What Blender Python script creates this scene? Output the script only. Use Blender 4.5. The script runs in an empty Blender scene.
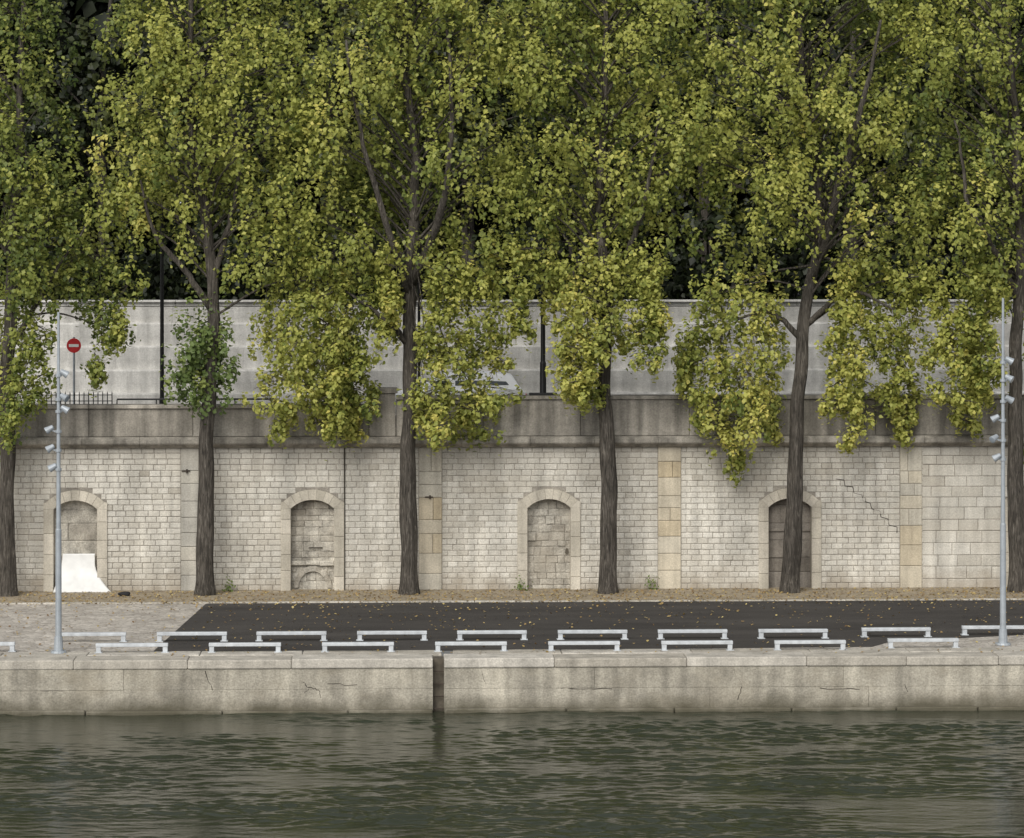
import bpy, math, random
import numpy as np
from mathutils import Vector, noise
random.seed(7); rng = np.random.default_rng(11)
scn = bpy.context.scene
col = scn.collection
R = math.radians

# ------------------------------------------------------------------ camera frame
YAW = R(2.2); F = 3200.0; CH = 8.5; HZ = 250.0
CX = -80 * math.tan(YAW)
sa, ca = math.sin(YAW), math.cos(YAW)
def W(px, py, Y):
    u = (px - 512) / F; v = (HZ - py) / F
    t = Y / (ca - u * sa)
    return (CX + t * (sa + u * ca), CH + t * v)
def X(px, Y): return W(px, HZ, Y)[0]
def G(px, py, z=0.0):
    u = (px - 512) / F; v = (HZ - py) / F
    t = (z - CH) / v
    return (CX + t * (sa + u * ca), t * (ca - u * sa))
def P(px, py, Y):
    x, z = W(px, py, Y); return (x, Y, z)

# ------------------------------------------------------------------ materials
class NT:
    def __init__(s, name):
        m = bpy.data.materials.new(name); m.use_nodes = True
        s.m = m; s.t = m.node_tree; s.t.nodes.clear()
        s.out = s.n('ShaderNodeOutputMaterial')
        s.geo = s.n('ShaderNodeNewGeometry')
    def n(s, k): return s.t.nodes.new(k)
    def l(s, a, b): s.t.links.new(a, b)
    def attr(s, name='tone'):
        a = s.n('ShaderNodeAttribute'); a.attribute_name = name; return a.outputs['Fac']
    def noise(s, scale, detail=4, sc=None, rough=.55, dist=0):
        n = s.n('ShaderNodeTexNoise'); n.inputs['Scale'].default_value = scale
        n.inputs['Detail'].default_value = detail; n.inputs['Roughness'].default_value = rough
        n.inputs['Distortion'].default_value = dist
        if sc:
            mp = s.n('ShaderNodeMapping'); mp.inputs['Scale'].default_value = sc
            s.l(s.geo.outputs['Position'], mp.inputs['Vector']); s.l(mp.outputs[0], n.inputs['Vector'])
        else: s.l(s.geo.outputs['Position'], n.inputs['Vector'])
        return n.outputs['Fac']
    def mr(s, x, a, b, c, d):
        n = s.n('ShaderNodeMapRange'); s.l(x, n.inputs[0])
        for i, v in enumerate((a, b, c, d)): n.inputs[i + 1].default_value = v
        return n.outputs[0]
    def ramp(s, x, stops):
        r = s.n('ShaderNodeValToRGB'); e = r.color_ramp.elements
        while len(e) < len(stops): e.new(0.5)
        for i, (p, c) in enumerate(stops): e[i].position = p; e[i].color = (*c, 1)
        s.l(x, r.inputs[0]); return r.outputs[0]
    def mul(s, c, v):
        n = s.n('ShaderNodeMix'); n.data_type = 'RGBA'; n.blend_type = 'MULTIPLY'; n.inputs[0].default_value = 1
        s.l(c, n.inputs[6]); s.l(v, n.inputs[7]); return n.outputs[2]
    def mix(s, f, a, b):
        n = s.n('ShaderNodeMix'); n.data_type = 'RGBA'
        s.l(f, n.inputs[0])
        for v, k in ((a, 6), (b, 7)):
            if isinstance(v, tuple): n.inputs[k].default_value = (*v, 1)
            else: s.l(v, n.inputs[k])
        return n.outputs[2]
    def math(s, op, a, b):
        n = s.n('ShaderNodeMath'); n.operation = op
        for i, v in enumerate((a, b)):
            if isinstance(v, (int, float)): n.inputs[i].default_value = v
            else: s.l(v, n.inputs[i])
        return n.outputs[0]
    def bsdf(s, c, rough=.85, bump=None, bs=.3, bd=.02, spec=.3, metal=0):
        b = s.n('ShaderNodeBsdfPrincipled')
        if isinstance(c, tuple): b.inputs['Base Color'].default_value = (*c, 1)
        else: s.l(c, b.inputs['Base Color'])
        b.inputs['Roughness'].default_value = rough; b.inputs['Metallic'].default_value = metal
        b.inputs['Specular IOR Level'].default_value = spec
        if bump is not None:
            bp = s.n('ShaderNodeBump'); bp.inputs['Strength'].default_value = bs; bp.inputs['Distance'].default_value = bd
            s.l(bump, bp.inputs['Height']); s.l(bp.outputs[0], b.inputs['Normal'])
        s.l(b.outputs[0], s.out.inputs[0]); return b

def stone(name, stops, stain=.35, streak=.25, fine=.2, bs=.5, zmix=None, sscale=.8, ztop=None, tint=None):
    k = NT(name)
    c = k.ramp(k.attr(), stops)
    c = k.mul(c, k.mr(k.noise(sscale, 7, rough=.65), .3, .7, 1 - stain, 1 + stain * .3))
    c = k.mul(c, k.mr(k.noise(1.0, 5, (3.2, 3.2, .22)), .35, .65, 1 - streak, 1.08))
    c = k.mul(c, k.mr(k.noise(28, 4), .3, .7, 1 - fine, 1 + fine * .5))
    if tint:
        f = k.mr(k.noise(.55, 6, (1, 1, 1.6), .65), .48, .72, 0, tint[1])
        c = k.mix(f, c, tint[0])
    sx = k.n('ShaderNodeSeparateXYZ'); k.l(k.geo.outputs['Position'], sx.inputs[0])
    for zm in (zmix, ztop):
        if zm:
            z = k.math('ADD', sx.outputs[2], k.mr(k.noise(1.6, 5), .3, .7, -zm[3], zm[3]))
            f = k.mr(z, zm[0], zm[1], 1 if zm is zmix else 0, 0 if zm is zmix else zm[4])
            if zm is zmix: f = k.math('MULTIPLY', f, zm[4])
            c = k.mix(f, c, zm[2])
    k.bsdf(c, .9, k.noise(22, 6, rough=.7), bs, .03)
    return k.m

MT = {}
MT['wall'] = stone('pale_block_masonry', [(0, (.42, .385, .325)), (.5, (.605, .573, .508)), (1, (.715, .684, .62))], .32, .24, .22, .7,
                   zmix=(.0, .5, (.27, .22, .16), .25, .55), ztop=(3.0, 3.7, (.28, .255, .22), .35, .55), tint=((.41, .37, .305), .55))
MT['mortar'] = stone('grey_mortar', [(0, (.28, .255, .22)), (1, (.36, .33, .285))], .3, .2, .3, .8)
MT['pilaster'] = stone('dressed_stone', [(0, (.44, .42, .375)), (.5, (.60, .555, .465)), (.8, (.58, .505, .38)), (1, (.535, .445, .305))], .34, .28, .2, .4,
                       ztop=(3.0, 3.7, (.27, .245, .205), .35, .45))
MT['surround'] = stone('tan_stone', [(0, (.48, .44, .365)), (1, (.61, .56, .475))], .3, .25, .2, .4)
MT['plaster'] = stone('old_plaster', [(0, (.38, .345, .29)), (1, (.65, .61, .53))], .52, .35, .35, 1.0, sscale=3.2, tint=((.36, .32, .26), .7))
MT['greyfill'] = stone('dull_grey_infill', [(0, (.26, .23, .195)), (1, (.33, .295, .255))], .4, .4, .25, .5, sscale=1.6)
MT['parapet'] = stone('weathered_stone', [(0, (.31, .285, .245)), (1, (.46, .425, .37))], .5, .55, .25, .5, sscale=.7)
MT['far'] = stone('pale_concrete', [(0, (.60, .585, .555)), (1, (.72, .705, .675))], .28, .30, .18, .4, sscale=.9)
MT['quay'] = stone('quay_stone', [(0, (.43, .395, .325)), (1, (.53, .49, .41))], .44, .32, .28, .8, zmix=(-1.10, -.74, (.08, .072, .048), .12, .9), sscale=1.0, tint=((.27, .235, .175), .65))
MT['quaytop'] = stone('quay_coping', [(0, (.44, .405, .345)), (1, (.58, .545, .485))], .38, .15, .25, .5, sscale=2)
MT['dirt'] = stone('leafy_dirt', [(0, (.32, .26, .18)), (1, (.42, .36, .27))], .4, .0, .4, .8, sscale=2)

def cobble():
    k = NT('granite_setts')
    v = k.n('ShaderNodeTexVoronoi'); v.inputs['Scale'].default_value = 6.5; k.l(k.geo.outputs['Position'], v.inputs['Vector'])
    e = k.n('ShaderNodeTexVoronoi'); e.feature = 'DISTANCE_TO_EDGE'; e.inputs['Scale'].default_value = 6.5
    k.l(k.geo.outputs['Position'], e.inputs['Vector'])
    bw = k.n('ShaderNodeRGBToBW'); k.l(v.outputs['Color'], bw.inputs[0])
    c = k.ramp(bw.outputs[0], [(0.1, (.36, .325, .285)), (.9, (.55, .51, .455))])
    c = k.mul(c, k.mr(e.outputs['Distance'], 0, .09, .6, 1))
    c = k.mul(c, k.mr(k.noise(.9, 6), .3, .7, .75, 1.1))
    k.bsdf(c, .85, e.outputs['Distance'], .4, .05); return k.m
MT['cobble'] = cobble()
def asphalt():
    k = NT('dark_asphalt')
    c = k.ramp(k.noise(.5, 7, (.5, 1.6, 1), .65), [(.3, (.040, .037, .035)), (.7, (.076, .070, .065))])
    c = k.mul(c, k.mr(k.noise(40, 3), .3, .7, .7, 1.25))
    k.bsdf(c, .9, k.noise(60, 3), .35, .01, spec=.12); return k.m
MT['asphalt'] = asphalt()
def bark():
    k = NT('poplar_bark')
    n1 = k.noise(1, 7, (30, 30, 3.0), .68, .9)
    c = k.ramp(n1, [(.34, (.026, .023, .019)), (.52, (.092, .080, .067)), (.70, (.225, .203, .175))])
    c = k.mul(c, k.mr(k.noise(1.4, 4), .3, .7, .65, 1.12))
    k.bsdf(c, .95, n1, 1.0, .06); return k.m
MT['bark'] = bark()
def leaf(name, stops, trans=.3):
    k = NT(name)
    c = k.ramp(k.attr(), stops)
    b = k.bsdf(c, .5, None, spec=.3)
    t = k.n('ShaderNodeBsdfTranslucent'); k.l(c, t.inputs[0])
    mx = k.n('ShaderNodeMixShader'); mx.inputs[0].default_value = trans
    k.l(b.outputs[0], mx.inputs[1]); k.l(t.outputs[0], mx.inputs[2]); k.l(mx.outputs[0], k.out.inputs[0]); return k.m
MT['leaf'] = leaf('poplar_leaves', [(0, (.034, .058, .015)), (.3, (.126, .164, .040)), (.55, (.275, .302, .070)), (.8, (.425, .43, .108)), (.95, (.52, .505, .14)), (1, (.57, .515, .14))], .37)
MT['shadeleaf'] = leaf('shade_dark_leaves', [(0, (.005, .008, .003)), (.6, (.019, .027, .009)), (1, (.068, .078, .020))], .15)  # near-black greens paint in the shade of the trees behind the poplars
MT['shoot'] = leaf('shoot_leaves', [(0, (.045, .075, .024)), (.6, (.13, .18, .052)), (1, (.25, .28, .08))], .3)
MT['litter'] = leaf('fallen_leaves', [(0, (.15, .09, .04)), (.5, (.32, .22, .09)), (1, (.46, .37, .15))], .05)
def plain(name, c, rough=.5, metal=0, var=.15, spec=.4, sc=6):
    k = NT(name)
    rgb = k.n('ShaderNodeRGB'); rgb.outputs[0].default_value = (*c, 1)
    cc = k.mul(rgb.outputs[0], k.mr(k.noise(sc, 5), .3, .7, 1 - var, 1 + var * .4))
    k.bsdf(cc, rough, k.noise(30, 3), .08, .01, spec, metal); return k.m
MT['steel'] = plain('galvanised_steel', (.50, .525, .55), .5, .1, .25)
MT['mast'] = plain('grey_painted_steel', (.33, .36, .39), .45, .2, .15)
MT['lens'] = plain('lamp_glass', (.30, .34, .38), .15, 0, .1, .6)
MT['iron'] = plain('black_iron', (.012, .012, .013), .5, .2, .2)
MT['red'] = plain('red_sign_paint', (.58, .02, .025), .4)
MT['white'] = plain('white_paint', (.80, .80, .79), .4, 0, .08)
MT['sheet'] = plain('white_panel_paint', (.66, .66, .65), .5, 0, .15, sc=3)
MT['carpaint'] = plain('white_car_paint', (.96, .96, .96), .45, 0, .0, .5)
MT['glass'] = plain('dark_window_glass', (.06, .07, .075), .08, 0, .1, .6)
MT['rubber'] = plain('black_rubber', (.02, .02, .02), .8)
MT['dark'] = plain('dark_cloth', (.018, .018, .02), .9)
MT['crack'] = plain('dark_gap', (.045, .038, .03), .95)
MT['recess'] = plain('dark_recess_stone', (.10, .085, .065), .9, 0, .5)  # one dark tone for the ladder slot back and the niche patch
MT['rust'] = plain('rusty_iron', (.06, .045, .035), .85, .2, .4)
MT['soil'] = plain('dark_soil', (.03, .027, .018), .95, 0, .4, sc=1)

def water():
    k = NT('river_water')
    b = k.noise(1, 4, (7, 15, 1), .6, .3)
    bs = k.bsdf((.026, .031, .019), .012, b, .45, .014, .5)
    bs.inputs['IOR'].default_value = 1.34
    return k.m
MT['water'] = water()

# ------------------------------------------------------------------ mesh builder
class MB:
    def __init__(s): s.v = []; s.f = []; s.t = []
    def add(s, vs, fs, tone=.5):
        o = len(s.v); s.v += [tuple(v) for v in vs]; s.t += [tone] * len(vs)
        s.f += [tuple(i + o for i in f) for f in fs]
    def box(s, x0, x1, y0, y1, z0, z1, tone=.5):
        s.add([(x0, y0, z0), (x1, y0, z0), (x1, y0, z1), (x0, y0, z1), (x0, y1, z0), (x1, y1, z0), (x1, y1, z1), (x0, y1, z1)],
              [(0, 1, 2, 3), (5, 4, 7, 6), (4, 0, 3, 7), (1, 5, 6, 2), (3, 2, 6, 7), (4, 5, 1, 0)], tone)
    def block(s, x0, x1, z0, z1, yf, yb, b=.012, tone=.5, jit=.0):
        j = lambda: random.uniform(-jit, jit)
        v = [(x0, yb, z0), (x1, yb, z0), (x1, yb, z1), (x0, yb, z1)]
        v += [(x0, yf + b, z0), (x1, yf + b, z0), (x1, yf + b, z1), (x0, yf + b, z1)]
        v += [(x0 + b + abs(j()), yf + j() * .4, z0 + b + abs(j())), (x1 - b - abs(j()), yf + j() * .4, z0 + b + abs(j())),
              (x1 - b - abs(j()), yf + j() * .4, z1 - b - abs(j())), (x0 + b + abs(j()), yf + j() * .4, z1 - b - abs(j()))]
        f = [(8, 9, 10, 11)]
        for a in (0, 4):
            for i in range(4):
                n = (i + 1) % 4
                f.append((a + i, a + n, a + 4 + n, a + 4 + i))
        s.add(v, f, tone)
    def prism(s, poly, y0, y1, tone=.5):   # poly (x,z) counter-clockwise seen from -Y
        n = len(poly)
        v = [(x, y0, z) for x, z in poly] + [(x, y1, z) for x, z in poly]
        f = [tuple(range(n)), tuple(range(2 * n - 1, n - 1, -1))]
        for i in range(n): j = (i + 1) % n; f.append((i, n + i, n + j, j))
        s.add(v, f, tone)
    def tube(s, pts, rad, seg=8, tone=.5, cap=True, wob=0, rib=0):
        pts = [Vector(p) for p in pts]; n = len(pts)
        if not hasattr(rad, '__len__'): rad = [rad] * n
        up = None; vs = []; fs = []
        for i in range(n):
            d = (pts[min(i + 1, n - 1)] - pts[max(i - 1, 0)]).normalized()
            if up is None:
                up = Vector((0, 1, 0)) if abs(d.y) < .9 else Vector((1, 0, 0))
            a = up - d * up.dot(d); a.normalize(); up = a; b = d.cross(a)
            for k in range(seg):
                th = 2 * math.pi * k / seg
                r = rad[i]
                if wob: r *= 1 + wob * noise.noise(Vector((math.cos(th) * 1.6 + pts[0].x, math.sin(th) * 1.6, pts[i].z * .8)))
                if rib: r *= 1 + rib * noise.noise(Vector((math.cos(th) * 5 + pts[0].x, math.sin(th) * 5, pts[i].z * .55 + 9)))
                vs.append(pts[i] + a * (r * math.cos(th)) + b * (r * math.sin(th)))
        for i in range(n - 1):
            for k in range(seg):
                k2 = (k + 1) % seg
                fs.append((i * seg + k, i * seg + k2, (i + 1) * seg + k2, (i + 1) * seg + k))
        if cap:
            fs.append(tuple(range(seg - 1, -1, -1))); fs.append(tuple((n - 1) * seg + k for k in range(seg)))
        s.add(vs, fs, tone)
    def build(s, name, mat, parent=None, smooth=False, loc=None, bevel=0):
        off = Vector((0, 0, 0))
        if parent:
            q = parent
            while q: off += q.location; q = q.parent
        if loc: off = Vector(loc)
        me = bpy.data.meshes.new(name)
        me.from_pydata([(x - off.x, y - off.y, z - off.z) for x, y, z in s.v], [], s.f)
        me.attributes.new('tone', 'FLOAT', 'POINT').data.foreach_set('value', s.t)
        if smooth: me.polygons.foreach_set('use_smooth', [True] * len(me.polygons))
        me.materials.append(MT[mat]); me.update()
        o = bpy.data.objects.new(name, me); col.objects.link(o)
        if parent: o.parent = parent
        if loc: o.location = loc
        if bevel:
            b = o.modifiers.new('bevel', 'BEVEL'); b.width = bevel; b.segments = 2; b.limit_method = 'ANGLE'
        return o
def tag(o, label=None, cat=None, group=None, kind=None):
    for k, v in (('label', label), ('category', cat), ('group', group), ('kind', kind)):
        if v: o[k] = v
    return o
def empty(name, loc, label, cat, group=None):
    o = bpy.data.objects.new(name, None); col.objects.link(o); o.location = loc; o.empty_display_size = .2
    return tag(o, label, cat, group)
def dup(root, loc, label):
    def cp(o, par):
        c = o.copy(); col.objects.link(c); c.parent = par
        for ch in list(o.children):
            cp(ch, c)
        return c
    kids = list(root.children)
    r = root.copy(); col.objects.link(r)
    for k in kids: cp(k, r)
    r.location = loc; r['label'] = label
    return r

def leaf_mesh(name, C, N, size, tone, mat, parent=None, loc=None, droop=1.0):
    C = np.asarray(C, float); n = len(C)
    N = N / (np.linalg.norm(N, axis=1, keepdims=True) + 1e-9)
    t = rng.normal(size=(n, 3)) * .6; t[:, 2] -= droop
    t -= N * (t * N).sum(1, keepdims=True); t /= np.linalg.norm(t, axis=1, keepdims=True) + 1e-9
    b = np.cross(N, t); s = size[:, None]
    V = np.empty((n, 4, 3))
    V[:, 0] = C - t * s * .5; V[:, 1] = C - t * s * .10 + b * s * .43 + N * s * .09
    V[:, 2] = C + t * s * .58; V[:, 3] = C - t * s * .10 - b * s * .43 + N * s * .09
    off = np.zeros(3)
    q = parent
    while q: off += np.array(q.location); q = q.parent
    if loc is not None: off = np.array(loc)
    V -= off
    me = bpy.data.meshes.new(name)
    me.vertices.add(4 * n); me.vertices.foreach_set('co', V.reshape(-1))
    idx = (np.arange(n)[:, None] * 4 + np.array([0, 1, 2, 0, 2, 3])[None]).reshape(-1)
    me.loops.add(6 * n); me.loops.foreach_set('vertex_index', idx.astype(np.int32))
    me.polygons.add(2 * n); me.polygons.foreach_set('loop_start', np.arange(0, 6 * n, 3).astype(np.int32))
    me.update(calc_edges=True)
    me.attributes.new('tone', 'FLOAT', 'POINT').data.foreach_set('value', np.repeat(np.clip(tone, 0, 1), 4).astype(np.float32))
    me.materials.append(MT[mat])
    o = bpy.data.objects.new(name, me); col.objects.link(o)
    if parent: o.parent = parent
    if loc is not None: o.location = loc
    return o
def clump(c, r, dens, tone, size, acc, zs=1.0):
    n = max(20, int(dens * r * r)); ns = max(6, n // 17)
    d = rng.normal(size=(ns, 3)); d /= np.linalg.norm(d, axis=1, keepdims=True)
    rad = r * rng.uniform(.15, 1.35, ns) ** .8
    sc = d * rad[:, None]; sc[:, 2] *= zs
    st = rng.normal(0, .055, ns) + .14 * sc[:, 2] / r  # height term paints clump tops lighter, as if lit from above
    k = rng.integers(0, ns, n)
    sr = rng.uniform(.07, .20, ns) * (.6 + .5 * r)
    off = rng.normal(size=(n, 3)) * sr[k][:, None] * .74; off[:, 2] *= 1.85
    pos = sc[k] + off
    nr = pos / r * .6 + rng.normal(size=(n, 3)) * .45 + np.array([0, -.45, .48])
    acc[0].append(pos + np.array(c)); acc[1].append(nr)
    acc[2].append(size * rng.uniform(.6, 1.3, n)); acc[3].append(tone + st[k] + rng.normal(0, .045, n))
def spline(pts, n):
    p = np.array(pts, float)
    p = np.vstack([2 * p[0] - p[1], p, 2 * p[-1] - p[-2]]); out = []
    m = len(p) - 3
    for i in range(n):
        u = i / (n - 1) * m; k = min(int(u), m - 1); t = u - k
        a, b, c, d = p[k:k + 4]
        out.append(.5 * (2 * b + (c - a) * t + (2 * a - 5 * b + 4 * c - d) * t * t + (3 * b - a - 3 * c + d) * t ** 3))
    return np.array(out)

# ------------------------------------------------------------------ world, sun, camera
w = bpy.data.worlds.new('World'); scn.world = w; w.use_nodes = True
nt = w.node_tree; bg = nt.nodes['Background']
sky = nt.nodes.new('ShaderNodeTexSky'); sky.sky_type = 'NISHITA'; sky.sun_disc = False
ELEV, AZ = R(38), R(200)
sky.sun_elevation = ELEV; sky.sun_rotation = AZ
hs = nt.nodes.new('ShaderNodeHueSaturation'); hs.inputs['Saturation'].default_value = .2
nt.links.new(sky.outputs[0], hs.inputs['Color']); nt.links.new(hs.outputs[0], bg.inputs[0])
bg.inputs[1].default_value = .15
sl = bpy.data.lights.new('sun', 'SUN'); sl.energy = 2.9; sl.angle = R(40); sl.color = (1, .96, .88)
so = bpy.data.objects.new('sun', sl); col.objects.link(so)
sd = Vector((math.sin(AZ) * math.cos(ELEV), math.cos(AZ) * math.cos(ELEV), math.sin(ELEV)))
so.rotation_euler = sd.to_track_quat('Z', 'Y').to_euler(); so.location = (0, 0, 60)
cam = bpy.data.cameras.new('camera'); cam.lens = F / 1024 * 36; cam.sensor_width = 36; cam.clip_end = 3000
cam.shift_y = -(419 - HZ) / 1024
co = bpy.data.objects.new('camera', cam); col.objects.link(co); co.location = (CX, 0, CH); co.rotation_euler = (R(90), 0, -YAW)
scn.camera = co
scn.view_settings.view_transform = 'Standard'; scn.view_settings.look = 'None'; scn.view_settings.exposure = 0

# ------------------------------------------------------------------ levels
YW = 80.0; YQ = 66.5; ZU = 3.75; YF = 92.0; ZT = 7.0; ZWAT = -1.12
# water sheet
xs = np.concatenate([np.linspace(-500, -16, 25)[:-1], np.arange(-16, 16, .055), np.linspace(16, 500, 25)])
ys = np.concatenate([np.linspace(-200, 46, 20)[:-1], np.arange(46, YQ + .3, .036)])
XX, YY = np.meshgrid(xs, ys)
H = np.zeros_like(XX)
def envl(n_, lo):
    e = np.zeros_like(XX)
    for i in range(n_):
        e += np.sin(XX * rng.normal(0, .55) + YY * rng.normal(0, 1.5) + rng.uniform(0, 6.28))
    e = e / math.sqrt(n_ / 2)
    return np.clip(.62 + .6 * e, lo, 1.9)
E1, E2 = envl(7, .10), envl(6, .16)
for i in range(84):
    L = rng.uniform(.17, .44) if i < 56 else rng.uniform(.44, 1.3)
    th = rng.normal(math.pi / 2, .45); kx, ky = math.cos(th), math.sin(th)
    ph = rng.uniform(0, 6.28); A = (.0058 if i < 56 else .0038) * L
    s = np.sin(2 * np.pi / L * (kx * XX + ky * YY) + ph + 1.2 * np.sin(XX * rng.uniform(.4, 1.9) + rng.uniform(0, 6)))
    H += A * (s + .35 * s * s) * (E1 if i % 2 else E2) * .74
H *= ((np.abs(XX) < 16) & (YY > 45.9)).astype(float)
vv = np.stack([XX, YY, H + ZWAT], -1).reshape(-1, 3)
nx, ny = len(xs), len(ys)
i0 = (np.arange(ny - 1)[:, None] * nx + np.arange(nx - 1)[None]).reshape(-1)
qd = np.stack([i0, i0 + 1, i0 + nx + 1, i0 + nx], 1)
me = bpy.data.meshes.new('water'); me.vertices.add(len(vv)); me.vertices.foreach_set('co', vv.reshape(-1))
me.loops.add(4 * len(qd)); me.loops.foreach_set('vertex_index', qd.reshape(-1).astype(np.int32))
me.polygons.add(len(qd)); me.polygons.foreach_set('loop_start', np.arange(0, 4 * len(qd), 4).astype(np.int32))
me.update(calc_edges=True); me.polygons.foreach_set('use_smooth', [True] * len(qd)); me.materials.append(MT['water'])
wo = bpy.data.objects.new('water', me); col.objects.link(wo); wo['kind'] = 'structure'

def sheet(name, poly, z, mat):
    m = MB(); m.add([(x, y, z) for x, y in poly], [tuple(range(len(poly)))])
    return tag(m.build(name, mat), kind='structure')
sheet('pavement', [(-150, 67.9), (150, 67.9), (150, YW + .35), (-150, YW + .35)], 0, 'cobble')
g = lambda px, py: G(px, py)
yfar = G(600, 602)[1]
road = [g(152, 652.5), g(440, 651), g(872, 647), g(890, 642), g(1060, 633), (60, g(1060, 633)[1]), (60, yfar), (X(206, yfar), yfar)]
sheet('road', road, .004, 'asphalt')
sheet('verge', [(-60, yfar + .22), (60, yfar + .22), (60, YW + .3), (-60, YW + .3)], .005, 'dirt')
m = MB(); x = -60
while x < 60:
    m.box(x, x + .98, yfar + .02, yfar + .2, -.1, .03 + random.uniform(-.004, .004), random.random()); x += 1.0
tag(m.build('kerb', 'quaytop', bevel=.01), kind='structure')
sheet('upper_road', [(-150, 83.5), (150, 83.5), (150, YF + .5), (-150, YF + .5)], ZU, 'asphalt')
m = MB(); m.box(-150, 150, YW + .4, 83.5, ZU - .3, ZU + .12); tag(m.build('upper_pavement', 'dirt'), kind='structure')
sheet('ground', [(-900, YF + .3), (900, YF + .3), (900, 1500), (-900, 1500)], ZT, 'soil')

# ------------------------------------------------------------------ quay wall
q = empty('quay_wall', (0, YQ, 0), 'low pale stone quay wall rising from the river at the edge of the road', 'quay wall')
sx0, sx1 = X(433, YQ), X(444, YQ)
def cuts(a, b, mn, mx):
    o = [a]
    while o[-1] < b - mn: o.append(min(b, o[-1] + random.uniform(mn, mx)))
    if o[-1] < b: o[-1] = b
    return o
face = MB(); cop = MB(); foot = MB()
for a, b in ((-60, sx0), (sx1, 60)):
    c = cuts(a, b, 3, 7)
    for i in range(len(c) - 1):
        face.block(c[i] + .002, c[i + 1] - .002, -.62, -.188, YQ + .02 + random.uniform(0, .008), YQ + .7, .005, .3 + .5 * random.random(), .006)
    c = cuts(a, b, 3, 7)
    for i in range(len(c) - 1):
        face.block(c[i] + .002, c[i + 1] - .002, -3, -.622, YQ + .02 + random.uniform(0, .01), YQ + .7, .005, .25 + .5 * random.random(), .006)
    c = cuts(a, b, 1.6, 3.2)
    for i in range(len(c) - 1):
        cop.box(c[i] + .002, c[i + 1] - .002, YQ - .006 + random.uniform(-.008, .012), YQ + .78, -.186, .010 + random.uniform(-.012, .008), random.random())
        cop.box(c[i] + .205, c[i + 1] + .195, YQ + .79, YQ + 1.45, -.24, .01 + random.uniform(-.005, .005), random.random() * .9)
    c = cuts(a, b, 1.5, 3)
    for i in range(len(c) - 1):
        foot.box(c[i] + .01, c[i + 1] - .01, YQ - .14 + random.uniform(0, .03), YQ + .1, -3, -1.02 + random.uniform(-.03, .02), random.random() * .4)
face.build('wall_face', 'quay', q); cop.build('coping', 'quaytop', q, bevel=.025); foot.build('footing', 'quay', q, bevel=.03)
m = MB(); m.box(sx0 - .1, sx1 + .1, YQ + .22, YQ + .65, -3, -.02, 0); m.build('ladder_recess', 'recess', q)
for z in np.arange(-1.05, -.1, .26):
    m = MB(); m.tube([(sx0 - .02, YQ + .12, z), (sx1 + .02, YQ + .12, z)], .012, 6); m.build('rung', 'rust', q)
def jag(pts, n=5, amp=1.2):
    o = []
    for (a, b), (c, d) in zip(pts[:-1], pts[1:]):
        for i in range(n):
            t = i / n; o.append((a + (c - a) * t + random.gauss(0, amp * .5), b + (d - b) * t + random.gauss(0, amp * .6)))
    return o + [pts[-1]]
m = MB()   # cracks in the quay face
for pts in ([(303, 682), (309, 688), (318, 690), (321, 698)], [(310, 689), (304, 693)], [(905, 684), (908, 692)], [(328, 684), (357, 685)], [(100, 666), (102, 678)], [(560, 688), (590, 690), (612, 689)], [(205, 672), (212, 688), (210, 700)],
            [(40, 690), (66, 692)], [(735, 670), (742, 686), (738, 700)], [(820, 689), (860, 690)], [(480, 668), (486, 684)]):
    pj = jag(pts)
    m.tube([(W(a, b, YQ)[0], YQ + .027, W(a, b, YQ)[1]) for a, b in pj], [.003 + random.random() * .007 for _ in pj], 4)
m.build('crack', 'crack', q)

# ------------------------------------------------------------------ brick retaining wall with niches
rw = empty('retaining_wall', (0, YW, 0), 'tall pale block retaining wall with arched niches behind the row of poplars', 'wall')
ZC = 3.575
nich = [X(-163, YW), X(75.5, YW), X(312.5, YW), X(549, YW), X(790, YW), X(1034, YW), X(1272, YW)]
pil = [(X(a, YW), X(b, YW), t) for a, b, t in ((-295, -272, .3), (-58, -36, .4), (181, 199, .0), (419, 442, .5), (658, 681, .78), (900, 922, .66), (1140, 1162, .5))]
hw, zs, rise, th = .54, 2.05, .22, .25
Ra = (hw * hw + rise * rise) / (2 * rise); zc = zs + rise - Ra; al = math.asin(hw / Ra)
XL, XR = -26.0, 26.0
def holes(z0, z1):
    hs_ = [(a, b) for a, b, t in pil]
    for c in nich:
        if z0 < zs + .12: h = hw + th - .02
        elif z0 < zc + Ra + th - .03: h = math.sqrt(max(0, (Ra + th) ** 2 - (z0 - zc) ** 2)) - .02
        else: continue
        hs_.append((c - h, c + h))
    return sorted(hs_)
mb = MB()
def course(z0, z1, x0, x1, mn, mx, ph):
    segs = []; x = x0
    for a, b in holes(z0, z1):
        if b <= x0 or a >= x1: continue
        if a > x: segs.append((x, a))
        x = max(x, b)
    if x < x1: segs.append((x, x1))
    for a, b in segs:
        c = [a]; first = ph + random.uniform(-.08, .08)
        while c[-1] < b - mn * .6:
            c.append(c[-1] + random.uniform(mn, mx) * first); first = 1
        if len(c) < 2: c.append(b)
        c[-1] = b
        for i in range(len(c) - 1):
            xm = (c[i] + c[i + 1]) / 2
            t = .58 + .28 * noise.noise(Vector((xm * .35, z0 * .5, 3))) + random.gauss(0, .11)
            if random.random() < .02: t -= .3
            mb.block(c[i] + .006, c[i + 1] - .006, z0 + .006, z1 - .006, YW + random.uniform(-.007, .008), YW + .05, .010, min(1, max(0, t)), .008)
XB = X(923, YW)
z = .0; r_ = 0
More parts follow.
